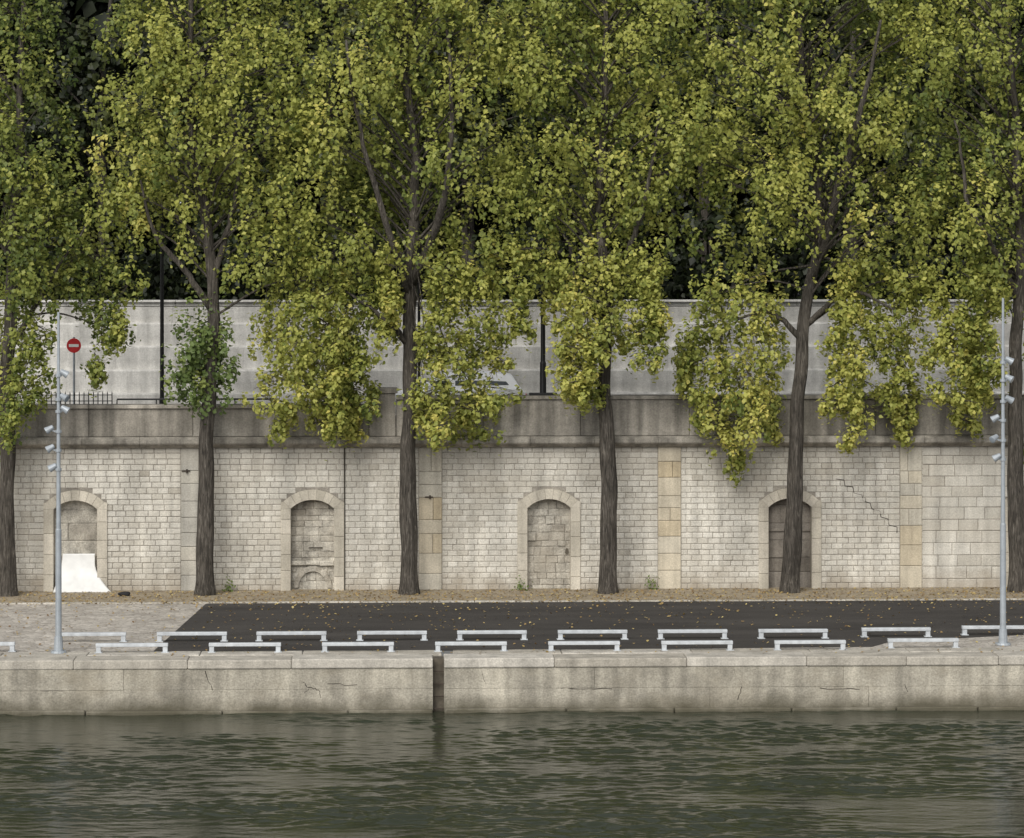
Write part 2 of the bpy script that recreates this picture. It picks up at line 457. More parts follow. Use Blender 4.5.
while z < ZC - .02:
    h = random.uniform(.136, .150); z1 = min(z + h, ZC)
    if ZC - z1 < .1: z1 = ZC
    course(z, z1, XL, XB - .02, .24, .31, 1 if r_ % 2 else .5); z = z1; r_ += 1
z = 0
while z < ZC - .02:
    h = random.uniform(.22, .32); z1 = min(z + h, ZC)
    if ZC - z1 < .15: z1 = ZC
    course(z, z1, XB - .02, XR, .42, .8, random.uniform(.4, 1)); z = z1
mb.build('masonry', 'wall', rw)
core = MB(); zt = zs + .235; xx = XL; yc = YW + .014
def cq(x0, x1, z0, z1):
    core.box(x0, x1, yc, YW + .6, z0, z1, random.random())
for c in nich:
    cq(xx, c - hw - .04, -.1, ZC); cq(c - hw - .04, c + hw + .04, zt, ZC); xx = c + hw + .04
cq(xx, XR, -.1, ZC)
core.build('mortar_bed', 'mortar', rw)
for i, (a, b, t) in enumerate(pil):
    m = MB(); z = 0
    while z < ZC - .02:
        z1 = min(ZC, z + random.uniform(.3, .62))
        if ZC - z1 < .2: z1 = ZC
        tt = t + random.gauss(0, .12) + (.25 if z < 1.3 and i == 3 else 0)
        if random.random() < .35 and (b - a) > .5:
            s = a + (b - a) * random.uniform(.35, .65)
            m.block(a + .004, s - .004, z + .004, z1 - .004, YW - .03, YW + .2, .012, min(1, max(0, tt)), .005)
            m.block(s + .004, b - .004, z + .004, z1 - .004, YW - .03 + .006, YW + .2, .012, min(1, max(0, tt + random.gauss(0, .1))), .005)
        else: m.block(a + .004, b - .004, z + .004, z1 - .004, YW - .03, YW + .2, .012, min(1, max(0, tt)), .005)
        z = z1
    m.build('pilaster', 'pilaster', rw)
for px, py in ((187, 471), (430, 497)):
    m = MB(); xb, zb = W(px, py, YW)
    m.box(xb - .13, xb + .08, YW - .06, YW - .02, zb - .012, zb + .015); m.box(xb - .02, xb + .02, YW - .09, YW - .02, zb - .05, zb + .05)
    m.build('iron_bracket', 'rust', rw, bevel=.006)
def niche(c, kind):
    m = MB(); y0, y1 = YW - .045, YW + .5
    for s in (-1, 1):
        z = -.05; zz = [-.05]
        while z < zs - .25: z += random.uniform(.36, .56); zz.append(min(z, zs))
        zz[-1] = zs
        for a, b in zip(zz[:-1], zz[1:]):
            xa, xb = (c + hw, c + hw + th) if s > 0 else (c - hw - th, c - hw)
            m.block(xa, xb, a + .003, b - .003, y0 + random.uniform(0, .006), y1, .01, random.random(), .003)
        ex, ez = (Ra + th) * math.sin(al), zc + (Ra + th) * math.cos(al)
        pl = [(c + s * hw, zs), (c + s * (hw + th), zs), (c + s * (hw + th), ez - .03), (c + s * ex, ez)]
        if s < 0: pl.reverse()
        m.prism(pl, y0 + .003, y1, random.random())
    nv = 7
    for i in range(nv):
        a0 = -al + 2 * al * i / nv + .004; a1 = -al + 2 * al * (i + 1) / nv - .004; am = (a0 + a1) / 2
        p = lambda r, a: (c + r * math.sin(a), zc + r * math.cos(a))
        m.prism([p(Ra, a0), p(Ra, am), p(Ra, a1), p(Ra + th, a1), p(Ra + th, am), p(Ra + th, a0)], y0 + random.uniform(0, .008), y1, random.random())
    s = m.build('niche', 'surround', rw)
    yb = YW + .25
    m = MB()
    z = -.05
    while z < zt + .05:      # roughly patched infill
        if kind in (1, 2): z1 = z + random.uniform(.13, .26); cc = cuts(c - hw - .03, c + hw + .03, .14, .42)
        else: z1 = z + random.uniform(.25, .6); cc = cuts(c - hw - .03, c + hw + .03, .35, .9)
        for a, b in zip(cc[:-1], cc[1:]):
            gp = random.choice((.0005, .0005, .004) if kind not in (1, 2) else (.0005, .001, .003))
            m.block(a + gp, b - gp, z + gp, z1 - gp, yb + random.uniform(-.022, .022), YW + .45, .012, min(1, max(0, random.gauss(.85 if kind == 0 else .6, .24))), .02)
        z = z1
    m.build('infill', 'greyfill' if kind == 3 else 'plaster', s)
    if kind == 3:
        m = MB(); m.box(c - hw - .02, c + hw + .02, yb - .05, yb + .02, 1.42, 1.50); m.build('ledge', 'greyfill', s, bevel=.01)
    if kind == 1:
        m = MB()
        for k_ in range(3): m.block(c - hw + .36 * k_, c - hw + .36 * (k_ + 1) - .006, .62 + random.uniform(-.02, .02), .72 + random.uniform(-.02, .02), YW + .13 + random.uniform(0, .03), yb + .05, .015, .5 + .4 * random.random(), .015)
        m.build('ledge', 'plaster', s)
        m = MB()
        for i in range(9):
            a0 = math.pi * i / 9; a1 = math.pi * (i + 1) / 9
            q_ = lambda r, a: (c + r * 1.0 * math.cos(a), .05 + r * 1.15 * math.sin(a))
            m.prism([q_(.36, a0), q_(.48, a0), q_(.48, a1), q_(.36, a1)], YW + .19 + random.uniform(0, .02), yb + .02, random.random() * .6)
        m.build('blind_arch', 'plaster', s)
        m = MB(); m.tube([(c - .1, YW + .2, 1.05), (c + .25, YW + .2, 1.05)], .015, 6); m.build('iron_bar', 'crack', s)
    if kind == 2:
        m = MB(); vs = []
        for i in range(9):
            a_ = 2 * math.pi * i / 9; vs.append((c + .46 + .045 * math.cos(a_) * random.uniform(.6, 1.2), .93 + .10 * math.sin(a_) * random.uniform(.6, 1.2)))
        m.prism(vs, yb - .035, yb + .05); m.build('hole_shade_patch', 'recess', s)  # raised dark plug, its colour stands for the shade inside a hole
    if kind == 0:
        m = MB(); m.box(c - hw, c + hw, YW + .2, yb + .02, .0, .16, .4); m.build('ledge', 'plaster', s, bevel=.02)
for c, k in zip(nich, (2, 0, 1, 2, 3, 0, 1)): niche(c, k)
# string course, parapet, coping
sc_ = MB(); x = XL
while x < XR:
    L = random.uniform(1.3, 1.9); x1 = x + L - .008; t = random.random()
    pr = [(-.10, ZC), (-.24, ZC + .09), (-.26, ZC + .12), (-.26, ZC + .20), (-.16, ZC + .27), (.6, ZC + .27), (.6, ZC)]
    n = len(pr); v = [(x, YW + a, b) for a, b in pr] + [(x1, YW + a, b) for a, b in pr]
    f = [tuple(range(n - 1, -1, -1)), tuple(range(n, 2 * n))] + [(i, (i + 1) % n, n + (i + 1) % n, n + i) for i in range(n)]
    f = [tuple(reversed(k)) for k in f]
    sc_.add(v, f, t); x += L
sc_.build('string_course', 'parapet', rw)
xp0, xp1 = X(369, YW), X(396, YW)
pp = MB(); cp = MB()
for a, b, ztp in ((XL, xp0, 4.55), (xp1, XR, 4.76)):
    c = cuts(a, b, 1.8, 2.8)
    for i in range(len(c) - 1):
        pp.block(c[i] + .004, c[i + 1] - .004, ZC + .275, ztp, YW - .06 + random.uniform(0, .008), YW + .42, .012, random.random(), .006)
        cp.box(c[i] + .003, c[i + 1] - .003, YW - .12, YW + .48, ztp + .003, ztp + .09 + random.uniform(0, .008), random.random() * .6 + .4)
pp.build('parapet', 'parapet', rw); cp.build('coping', 'parapet', rw, bevel=.015)
m = MB(); m.box(xp0 + .01, xp1 - .01, YW - .14, YW + .5, ZC + .28, 4.92, .4); m.box(xp0 - .04, xp1 + .04, YW - .19, YW + .55, 4.925, 5.05, .6); m.build('pier', 'parapet', rw, bevel=.015)
m = MB(); xa = X(344.5, YW); m.box(xa - .016, xa + .016, YW - .03, YW + .04, .0, ZC); m.build('expansion_joint', 'crack', rw)
m = MB()   # stepped crack on the right-hand bay
pts = [(836, 479), (844, 480), (845, 486), (853, 487), (854, 493), (862, 495), (863, 501), (870, 503), (872, 509), (880, 511), (881, 517), (888, 519), (889, 525), (897, 527), (897, 533)]
m.tube([(W(a, b, YW)[0], YW + .003, W(a, b, YW)[1]) for a, b in pts], [.009 + .007 * random.random() for _ in pts], 4)
m.build('crack', 'crack', rw)

# ------------------------------------------------------------------ far wall
fw = empty('terrace_wall', (0, YF, ZU), 'pale grey stepped concrete wall across the upper road, in front of the dark woods', 'wall')
m = MB(); zz = ZU
hs_ = [.66, .66, .68, .66, .47]
for i, h in enumerate(hs_):
    c = cuts(-40 + (i % 2) * 1.1, 40, 1.7, 2.8)
    for a, b in zip(c[:-1], c[1:]):
        y_ = YF + .12 * i + random.uniform(0, .012); t_ = min(1, max(0, random.gauss(.5, .2)))
        # each course swells out over the one below it and ends in a narrow ledge
        pr = [(y_ + .035, zz), (y_ - .02, zz + h * .45), (y_ - .055, zz + h - .05), (y_ - .035, zz + h), (YF + 1.5, zz + h), (YF + 1.5, zz)]
        n = len(pr); v = [(a + .002, p_, r2) for p_, r2 in pr] + [(b - .002, p_, r2) for p_, r2 in pr]
        f = [tuple(range(n)), tuple(range(2 * n - 1, n - 1, -1))] + [(n + k_, n + (k_ + 1) % n, (k_ + 1) % n, k_) for k_ in range(n)]
        m.add(v, f, t_)
    zz += h
m.build('courses', 'far', fw)
m = MB()
c = cuts(-40, 40, 1.8, 2.6)
for a, b in zip(c[:-1], c[1:]): m.box(a + .003, b - .003, YF + .40, YF + 1.5, zz, zz + .17, random.random())
m.build('coping', 'far', fw, bevel=.02)

# ------------------------------------------------------------------ poplars
def box_px(x0, x1, y0, y1, Y):
    a, zt = W(x0, y0, Y); b, zb = W(x1, y1, Y); return (a, b, zb, zt)
YT = 79.1
def poplar(base, tr, limbs, manual, curtains, crown, label, shoots=None, seed=0, tone=.45, clear=None, fan=.6, smat='shoot', bare=.5):
    global rng
    rng = np.random.default_rng(100 + seed); random.seed(50 + seed)
    bx, by = base; Yb = by
    e = empty('poplar_tree', (X(bx, Yb), Yb, 0), label, 'tree', 'poplars along the foot of the wall')
    pts = [(X(bx, Yb), Yb, -.1)] + [P(*p) for p in tr]
    path = spline(pts, 110)
    zt_ = path[-1][2]
    wv = np.clip(path[:, 2] / 3, 0, 1)
    path[:, 0] += wv * .022 * np.sin(path[:, 2] * 1.7 + seed * 2) + wv * .012 * np.sin(path[:, 2] * 3.9 + seed)
    r0 = .215
    rad = [max(.03, (r0 * (1 - .86 * max(0, p[2]) / zt_) + .07 * math.exp(-max(0, p[2]) / .25))) for p in path]
    m = MB(); m.tube(path, rad, 28, wob=.18, rib=.20); m.build('trunk', 'bark', e, smooth=True)
    axes = [path]
    for lp in limbs:
        lr = .085
        if isinstance(lp, tuple): lp, lr = lp
        q_ = spline([P(*p) for p in lp], 18)
        q_[1:, 0] += np.array([random.gauss(0, .02) for _ in range(17)])
        axes.append(spline(q_, 50))
        m = MB(); m.tube(q_, [lr * (1 - .75 * i / 17) for i in range(18)], 9, wob=.3); m.build('limb', 'bark', e, smooth=True)
    acc = [[], [], [], []]; tw = MB()
    cl = []
    for c in manual:
        px, py, r = c[:3]; dy = c[3] if len(c) > 3 else random.uniform(-1.0, .9)
        cl.append((*P(px, py, Yb + dy), r / 40, tone + random.gauss(.09, .08), 1, 460))
    for (px, y0, y1, hwid_) in curtains:
        dy = random.uniform(-1.1, .4); py = y0; tt = tone + random.gauss(.11, .07); first = True
        while py < y1:
            u = (py - y0) / (y1 - y0)
            r = hwid_ * (.78 - .45 * u ** 1.5) * random.uniform(.45, 1.1)
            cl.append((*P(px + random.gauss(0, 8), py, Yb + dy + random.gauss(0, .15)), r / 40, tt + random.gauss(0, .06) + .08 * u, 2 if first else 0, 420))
            py += r * random.uniform(1.0, 1.75); first = False
    (cpx, rx, nz, ylo) = crown
    for i in range(nz):
        u = (i + random.random()) / nz
        py = ylo - u * (ylo + 80)
        rr = rx * (1 if py > 0 else .75) * math.sqrt(random.random())
        a = random.uniform(0, 6.283)
        px = cpx + rr * math.cos(a) * 1.0; dy = rr * math.sin(a) / 40 * .8
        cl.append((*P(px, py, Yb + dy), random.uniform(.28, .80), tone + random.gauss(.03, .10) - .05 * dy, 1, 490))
    zv = path[:, 2]; last = None
    skips = [c for c in (clear or []) if c[4] > .8]
    for (x, y, z, r, t, how, dn) in cl:
        if any(a - .1 < x < b and c_ < z < d_ for a, b, c_, d_, _ in skips): last = np.array((x, y, z)); continue
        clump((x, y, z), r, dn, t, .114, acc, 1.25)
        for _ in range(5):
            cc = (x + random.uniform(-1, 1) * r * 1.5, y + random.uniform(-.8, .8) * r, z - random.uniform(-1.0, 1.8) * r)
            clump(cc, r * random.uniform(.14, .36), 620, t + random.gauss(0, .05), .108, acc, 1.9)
        b = np.array((x, y, z)); st = None
        if how:
            hd = math.hypot(x - e.location.x, y - Yb)
            if z < 4.9:      # low spray growing straight from the trunk
                az = z + .1; ok = hd < 2.3
            else:
                az = min(max(z - .75 * hd, 6.4 + random.uniform(0, 2.4)), zt_ - .5); ok = random.random() < (fan if z < 9 else .9)
            k = int(np.argmin(abs(zv - az))); a = path[k]
            mid = a * .5 + b * .5 + np.array((random.uniform(-.2, .2), random.uniform(-.2, .2), .10 * hd + .05))
            if ok:
                s_ = spline([a, mid, b], 8); tw.tube(s_, [.032 * (1 - i / 9.5) * min(1, .4 + hd / 4) + .004 for i in range(8)], 5, cap=False)
                st = s_[5]
            else: st = b + np.array((0, 0, .1))
        else: st = last
        if st is not None:
            for _ in range(3):
                d = np.array([random.gauss(0, 1), random.gauss(0, 1), random.gauss(0, .8)]); d *= r * .7 / np.linalg.norm(d)
                tw.tube([tuple(st), tuple((st + b + d) / 2 + np.array((0, 0, .04))), tuple(b + d)], [.010, .007, .003], 4, cap=False)
        last = b
    tw.build('branches', 'bark', e, smooth=True)
    C, N, S, T = (np.concatenate(a) for a in acc)
    for (x0, x1, z0, z1, pr) in (clear or []):
        ins = (C[:, 0] > x0) & (C[:, 0] < x1) & (C[:, 2] > z0) & (C[:, 2] < z1)
        keep = ~(ins & (rng.random(len(C)) < pr))
        C, N, S, T = C[keep], N[keep], S[keep], T[keep]
    # leaves keep off the stem and main limbs, thinning towards the outside
    for ax in axes:
        xa = np.interp(C[:, 2], ax[:, 2], ax[:, 0], left=1e3, right=1e3); ya = np.interp(C[:, 2], ax[:, 2], ax[:, 1])
        gap = .20 + .14 * np.sin(C[:, 2] * 2.1 + seed)
        near = (np.abs(C[:, 0] - xa) < gap) & (C[:, 1] < ya + .3) & (C[:, 2] > 5.2)
        seg = .5 + .5 * np.sin(C[:, 2] * 1.35 + seed * 1.7)
        keep = ~(near & (rng.random(len(C)) < bare * (.5 + .6 * seg)))
        C, N, S, T = C[keep], N[keep], S[keep], T[keep]
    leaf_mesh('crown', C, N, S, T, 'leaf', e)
    if shoots:
        acc = [[], [], [], []]
        for px, py, r in shoots: clump(P(px, py, Yb - .1 + random.uniform(-.35, .2)), r / 40, 1300 if smat == 'shoot' else 800, .55, .112, acc, 1.2)
        if smat == 'shoot':
            for _ in range(40):
                py = random.uniform(305, 400); wd = 6 + 18 * max(0, 1 - abs(py - 372) / 75)
                px = random.gauss(206, wd); clump(P(px, py, Yb - .1 + random.uniform(-.5, .3)), random.uniform(.09, .18), 1700, .6 + random.gauss(0, .12), .11, acc, 2.8)
        C, N, S, T = (np.concatenate(a) for a in acc)
        leaf_mesh('trunk_shoots', C, N, S, T, smat, e, droop=-.6 if smat == 'shoot' else 1)
    return e
carbox = (*box_px(424, 520, 368, 396, 79), .68)
poplar((7, YT), [(7, 450, YT), (10, 300, YT), (20, 120, YT + .1), (25, -110, YT)], [[(9, 350, YT), (50, 280, YT - .3), (90, 220, YT - .4)], [(12, 260, YT), (-40, 180, YT)]],
       [(60, 275, 32), (112, 330, 14), (30, 360, 20), (8, 405, 24), (15, 240, 40), (55, 215, 28), (100, 255, 26), (-30, 380, 40)],
       [(15, 260, 440, 26), (36, 260, 405, 18), (-8, 280, 455, 26), (100, 260, 385, 19), (118, 270, 345, 15), (25, 150, 260, 36), (70, 190, 300, 22)],
       (-2, 70, 50, 235), 'poplar at the left end of the row with foliage hanging low over the wall', seed=1, tone=.34, clear=[(*box_px(58, 90, 330, 362, 79), 1)], bare=.2)
poplar((205, YT), [(206, 480, YT), (210, 380, YT), (214, 290, YT), (203, 200, YT), (190, 90, YT + .1), (195, -110, YT)],
       [([(212, 310, YT), (185, 270, YT - .2), (155, 235, YT - .4), (140, 180, YT - .5)], .10), [(213, 280, YT), (235, 200, YT - .1), (250, 110, YT)]],
       [(272, 250, 34), (128, 130, 30), (160, 190, 34), (230, 130, 44), (250, 200, 40), (180, 60, 44), (150, 40, 28), (200, 245, 22), (240, 265, 14), (115, 95, 22), (300, 210, 26), (112, 180, 18)],
       [(268, 240, 385, 20), (287, 260, 430, 22), (312, 250, 385, 18), (330, 280, 415, 17), (345, 300, 435, 12), (300, 320, 405, 17), (130, 150, 230, 24)],
       (208, 104, 86, 215), 'poplar with a bushy tuft of shoots on its trunk, standing right of the leftmost niche',
       [(205, 355, 20), (196, 382, 19), (214, 385, 17), (206, 330, 11), (180, 375, 10), (230, 374, 9), (192, 350, 12), (222, 350, 10), (203, 402, 10)], seed=2, tone=.52)
poplar((409, YT), [(408, 480, YT), (410, 360, YT), (411, 260, YT), (416, 160, YT + .1), (405, 60, YT), (410, -110, YT)],
       [[(410, 345, YT), (385, 320, YT - .2), (345, 290, YT - .4)], ([(411, 285, YT), (440, 215, YT - .9), (452, 120, YT - 1.2), (448, 30, YT - 1)], .12), ([(411, 295, YT), (388, 230, YT - .9), (358, 120, YT - 1.2), (345, 40, YT - 1)], .10)],
       [(440, 308, 19), (375, 295, 16), (488, 318, 17), (450, 265, 30), (350, 250, 34), (325, 200, 30), (495, 250, 30), (425, 345, 10), (380, 340, 11), (475, 298, 21), (478, 412, 14), (458, 422, 12), (434, 414, 12), (492, 402, 10), (440, 360, 10), (470, 385, 10), (450, 395, 9)],
       [(340, 250, 430, 18), (358, 270, 412, 15), (330, 250, 440, 12), (385, 250, 335, 14), (450, 250, 395, 18), (497, 250, 400, 15), (472, 270, 420, 16), (430, 240, 400, 14), (430, 380, 442, 11), (470, 395, 436, 12), (392, 250, 330, 10)],
       (405, 112, 102, 220), 'poplar rising straight beside the stone pier of the parapet, left of the white car',
       [(420, 355, 7), (403, 400, 6), (420, 410, 8), (424, 402, 6), (425, 432, 6)], seed=3, tone=.53, clear=[carbox], smat='leaf', bare=.75)
poplar((608, YT), [(609, 500, YT), (605, 400, YT), (606, 300, YT), (600, 190, YT + .1), (606, 60, YT), (600, -110, YT)],
       [[(606, 330, YT), (585, 280, YT - .2), (550, 210, YT - .4)], ([(604, 290, YT), (640, 220, YT - .7), (660, 110, YT - .9)], .10)],
       [(600, 295, 28), (560, 280, 20), (635, 275, 26), (600, 240, 40), (612, 330, 12), (540, 245, 28), (668, 235, 26)],
       [(578, 260, 400, 19), (600, 250, 372, 19), (642, 250, 368, 15), (555, 250, 330, 14), (520, 250, 335, 9), (592, 290, 396, 14), (655, 265, 340, 8), (622, 260, 350, 16), (575, 330, 398, 11)],
       (604, 112, 102, 220), 'poplar with its bare trunk between the third niche and the ochre pilaster', seed=4, tone=.53, clear=[carbox], bare=.45)
poplar((790, YT), [(795, 480, YT), (799, 390, YT), (805, 310, YT), (819, 240, YT), (813, 150, YT + .1), (800, 50, YT), (798, -110, YT)],
       [([(818, 258, YT), (838, 190, YT - .8), (860, 115, YT - 1.2), (882, 20, YT - 1.1)], .14), [(803, 340, YT), (770, 312, YT - .3), (735, 320, YT - .6)], [(806, 325, YT), (850, 292, YT - .3), (895, 310, YT - .6)]],
       [(740, 380, 28), (768, 315, 16), (740, 298, 22), (710, 298, 16), (850, 275, 20), (870, 330, 23), (864, 245, 20), (930, 285, 15), (900, 298, 20), (755, 255, 26), (720, 250, 26), (912, 240, 26)],
       [(700, 310, 430, 19), (722, 290, 450, 23), (733, 310, 476, 21), (752, 290, 450, 22), (772, 300, 438, 14), (850, 260, 445, 17), (868, 260, 420, 20), (897, 270, 390, 17), (908, 290, 436, 14), (937, 275, 365, 11), (955, 320, 412, 16), (967, 340, 430, 12), (686, 335, 395, 9), (845, 300, 415, 11)],
       (815, 124, 106, 228), 'leaning poplar that forks high up, standing in front of the dark infilled niche', seed=5, tone=.53, fan=.25, bare=.8)
poplar((1017, YT), [(1016, 480, YT), (1015, 380, YT), (1020, 280, YT), (1018, 160, YT + .1), (1010, 50, YT), (1010, -110, YT)],
       [([(1018, 300, YT), (995, 250, YT - .6), (970, 205, YT - .9), (955, 120, YT - .9)], .10)],
       [(1010, 258, 26), (960, 245, 26), (1030, 210, 40), (930, 200, 30), (990, 200, 34), (1060, 330, 40), (1060, 400, 30)],
       [(984, 270, 392, 11), (965, 230, 315, 16), (1002, 250, 312, 12), (930, 180, 265, 24), (975, 290, 405, 8)],
       (1000, 110, 86, 220), 'poplar at the right end of the row behind the right-hand lamp mast', seed=6, tone=.46)
rng = np.random.default_rng(5); random.seed(5)

# ------------------------------------------------------------------ dark trees behind
ords = ['leftmost', 'second', 'third', 'fourth', 'fifth', 'sixth', 'seventh', 'eighth', 'rightmost']
for i, px in enumerate((-20, 110, 235, 330, 470, 590, 710, 850, 985)):
    Yb = random.choice((96.5, 98, 99.5)); xb = X(px, Yb)
    lab = ('%s dark tree from the left on the terrace behind the pale wall' % ords[i]) if 0 < i < 8 else '%s dark tree on the terrace behind the pale wall' % ords[i]
    e = empty('dark_tree', (xb, Yb, ZT), lab, 'tree', 'dark trees on the terrace')
    m = MB(); H_ = random.uniform(10.0, 11.5)
    path = spline([(xb, Yb, ZT - .1), (xb + random.uniform(-.3, .3), Yb, ZT + 5), (xb + random.uniform(-.6, .6), Yb, ZT + H_)], 16)
    m.tube(path, [.26 * (1 - .85 * k / 15) for k in range(16)], 9, wob=.2); m.build('trunk', 'bark', e, smooth=True)
    acc = [[], [], [], []]; tw = MB()
    for k in range(44):
        z = ZT + random.uniform(.8, H_); rr = random.uniform(.4, 3.1); a = random.uniform(0, 6.283)
        c = (xb + rr * math.cos(a), Yb + rr * math.sin(a), z)
        clump(c, random.uniform(.8, 1.25), 190, random.gauss(.48, .2) + (.1 if z > ZT + 4 and i > 1 else 0), .22, acc)
        p = path[int(np.argmin(abs(path[:, 2] - max(ZT + .5, z - rr * .6))))]
        tw.tube([tuple(p), ((p[0] + c[0]) / 2, (p[1] + c[1]) / 2, (p[2] + c[2]) / 2 + .2), c], [.06, .04, .012], 5, cap=False)
    tw.build('branches', 'bark', e, smooth=True)
    C, N, S, T = (np.concatenate(a) for a in acc); leaf_mesh('crown', C, N, S, T, 'shadeleaf', e)
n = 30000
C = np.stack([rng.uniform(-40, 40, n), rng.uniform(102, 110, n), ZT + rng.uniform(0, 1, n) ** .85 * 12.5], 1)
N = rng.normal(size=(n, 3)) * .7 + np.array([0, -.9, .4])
leaf_mesh('woodland', C, N, rng.uniform(.6, 1.2, n), rng.normal(.2, .2, n), 'shadeleaf', loc=(0, 107, ZT))['kind'] = 'stuff'
n = 22000
C = np.stack([rng.uniform(-26, 26, n), rng.uniform(93.8, 95, n), ZT + rng.uniform(0, 1, n) ** 1.3 * 2.0], 1)
C[:, 2] = ZT + (C[:, 2] - ZT) * (.7 + .35 * np.sin(C[:, 0] * 1.3) * np.sin(C[:, 0] * .41 + 1))
N = rng.normal(size=(n, 3)) + np.array([0, -.4, .5])
tag(leaf_mesh('undergrowth', C, N, rng.uniform(.14, .28, n), rng.normal(.25, .22, n), 'shadeleaf', loc=(0, 94, ZT)), kind='stuff')

# ------------------------------------------------------------------ fallen leaves
n1, n2, n3 = 6500, 2600, 450
yy = np.concatenate([YW - rng.uniform(0.05, 1, n1) ** 1.0 * (YW - yfar), yfar - rng.uniform(0, 1, n2) ** 2.2 * 8.5, rng.uniform(67, 69, n3)])
C = np.stack([rng.uniform(-20, 20, len(yy)), yy, .022 + rng.uniform(0, .012, len(yy))], 1)
N = rng.normal(0, .3, (len(yy), 3)) + np.array([0, 0, 1.])
tag(leaf_mesh('fallen_leaves', C, N, rng.uniform(.035, .078, len(yy)), rng.normal(.5, .28, len(yy)), 'litter', loc=(0, 78, 0)), kind='stuff')

# ------------------------------------------------------------------ low barriers
b = empty('low_barrier', (0, 0, 0), 'x', 'barrier', 'low steel barriers along the quay')
m = MB(); m.box(-.76, .76, -.07, .07, .135, .208); m.build('rail', 'steel', b, bevel=.010)
for s in (-1, 1):
    m = MB(); m.box(s * .70 - .05, s * .70 + .05, -.055, .055, .006, .133); l_ = m.build('leg', 'steel', b, bevel=.006)
    m = MB(); m.box(s * .70 - .08, s * .70 + .08, -.10, .10, .006, .02); m.build('foot_plate', 'steel', l_, bevel=.003)
front = [(-21, 652), (132, 653), (245, 652.5), (358, 652), (471, 651.5), (584, 651), (697, 650.5), (810, 650), (923, 648)]
back = [(91, 642), (192, 641.5), (291.5, 641), (392, 640.5), (492, 640), (592.5, 639.5), (692.5, 639), (793, 638.5), (896, 637), (996, 635)]
od = ['leftmost', 'second', 'third', 'fourth', 'fifth', 'sixth', 'seventh', 'eighth', 'ninth', 'tenth']
first = True
for row, lst in (('front row by the quay edge', front), ('back row nearer the road', back)):
    for i, (px, py) in enumerate(lst):
        x, y = G(px, py)
        if i == 0: lab = 'leftmost low steel barrier in the ' + row
        elif i == len(lst) - 1: lab = 'rightmost low steel barrier in the ' + row
        else: lab = '%s low steel barrier from the left in the %s' % (od[i], row)
        if first: b.location = (x, y, 0); b['label'] = lab; first = False
        else: dup(b, (x, y, 0), lab)

# ------------------------------------------------------------------ floodlight masts
def mast(px, pyb, pyt, heads, label):
    x, y = G(px, pyb); zt_ = W(px, pyt, y)[1]
    e = empty('lamp_mast', (x, y, 0), label, 'lamp post', 'floodlight masts on the quay')
    m = MB(); m.tube([(x, y, .01), (x, y, 2.6), (x, y, 2.62), (x, y, zt_)], [.068, .062, .050, .026], 14); m.build('pole', 'mast', e, smooth=False)
    m = MB(); m.tube([(x, y, .006), (x, y, .05)], [.17, .16], 14); m.tube([(x, y, .05), (x, y, .35)], [.10, .085], 12); m.build('base_plate', 'mast', e)
    for hx, hy, dirx in heads:
        hz = W(hx, hy, y)[1]; ox = (X(hx, y) - x) * .85
        m = MB(); m.tube([(x, y, hz - .05), (x + ox * .5, y, hz - .05), (x + ox, y, hz)], .018, 6)
        m.tube([(x, y, hz - .08), (x, y, hz - .02)], .066, 10)
        m.build('bracket', 'mast', e)
        d = Vector((dirx * .75, random.uniform(-.5, .2), -.45)).normalized(); c = Vector((x + ox, y, hz)); k = .62
        m = MB(); m.tube([c - d * .15 * k, c - d * .13 * k, c - d * .02 * k, c + d * .12 * k, c + d * .14 * k], [.05 * k, .085 * k, .10 * k, .13 * k, .13 * k], 14); h = m.build('floodlight', 'mast', e)
        m = MB(); m.tube([c + d * .142 * k, c + d * .150 * k], [.115 * k, .10 * k], 14); m.build('lens', 'lens', h)
mast(58.5, 653, 312, [(65, 373, 1), (66, 409, 1), (48, 429, -1), (49, 448, -1), (52, 467, -1), (65, 397, 1)], 'grey floodlight mast on the cobbles at the left, beside the leftmost niche')
mast(1003, 645, 298, [(1010, 378, 1), (1010, 399, 1), (994, 418, -1), (993, 438, -1), (996, 457, -1), (1010, 360, 1)], 'grey floodlight mast on the pale setts at the right end of the quay')

# ------------------------------------------------------------------ upper level furniture
def lamp(px, Y, zb, pyt, label, rad=.055, plate=False):
    x = X(px, Y); zt_ = W(px, pyt, Y)[1]
    e = empty('street_lamp', (x, Y, zb), label, 'street lamp')
    m = MB(); m.tube([(x, Y, zb), (x, Y, zb + .8), (x, Y, zb + .85), (x, Y, zt_)], [rad * 1.4, rad * 1.3, rad, rad * .8], 12); m.build('pole', 'iron', e)
    if plate:
        m = MB(); m.box(x - .35, x + .35, Y - .12, Y + .12, zb, zb + .06); m.build('base_plate', 'iron', e, bevel=.01)
    else:
        m = MB(); m.tube([(x, Y, zb), (x, Y, zb + .12)], [.16, .13], 12); m.build('base_plate', 'iron', e)
    m = MB(); m.tube([(x, Y, zt_ - .05), (x, Y - .25, zt_ + .25), (x, Y - .8, zt_ + .35)], .03, 8); m.build('arm', 'iron', e)
    m = MB(); m.tube([(x, Y - .75, zt_ + .36), (x, Y - .8, zt_ + .38), (x, Y - 1.2, zt_ + .33), (x, Y - 1.25, zt_ + .3)], [.05, .1, .1, .04], 10); h = m.build('lamp_head', 'iron', e)
    m = MB(); m.box(x - .06, x + .06, Y - 1.15, Y - .85, zt_ + .22, zt_ + .27); m.build('lens', 'lens', h, bevel=.01)
lamp(162, 82.5, ZU + .12, 225, 'black lamp post on the upper pavement left of the poplar with shoots')
lamp(543, YW + .18, 4.86, 215, 'black lamp post standing on the parapet just right of the white car', .06, True)
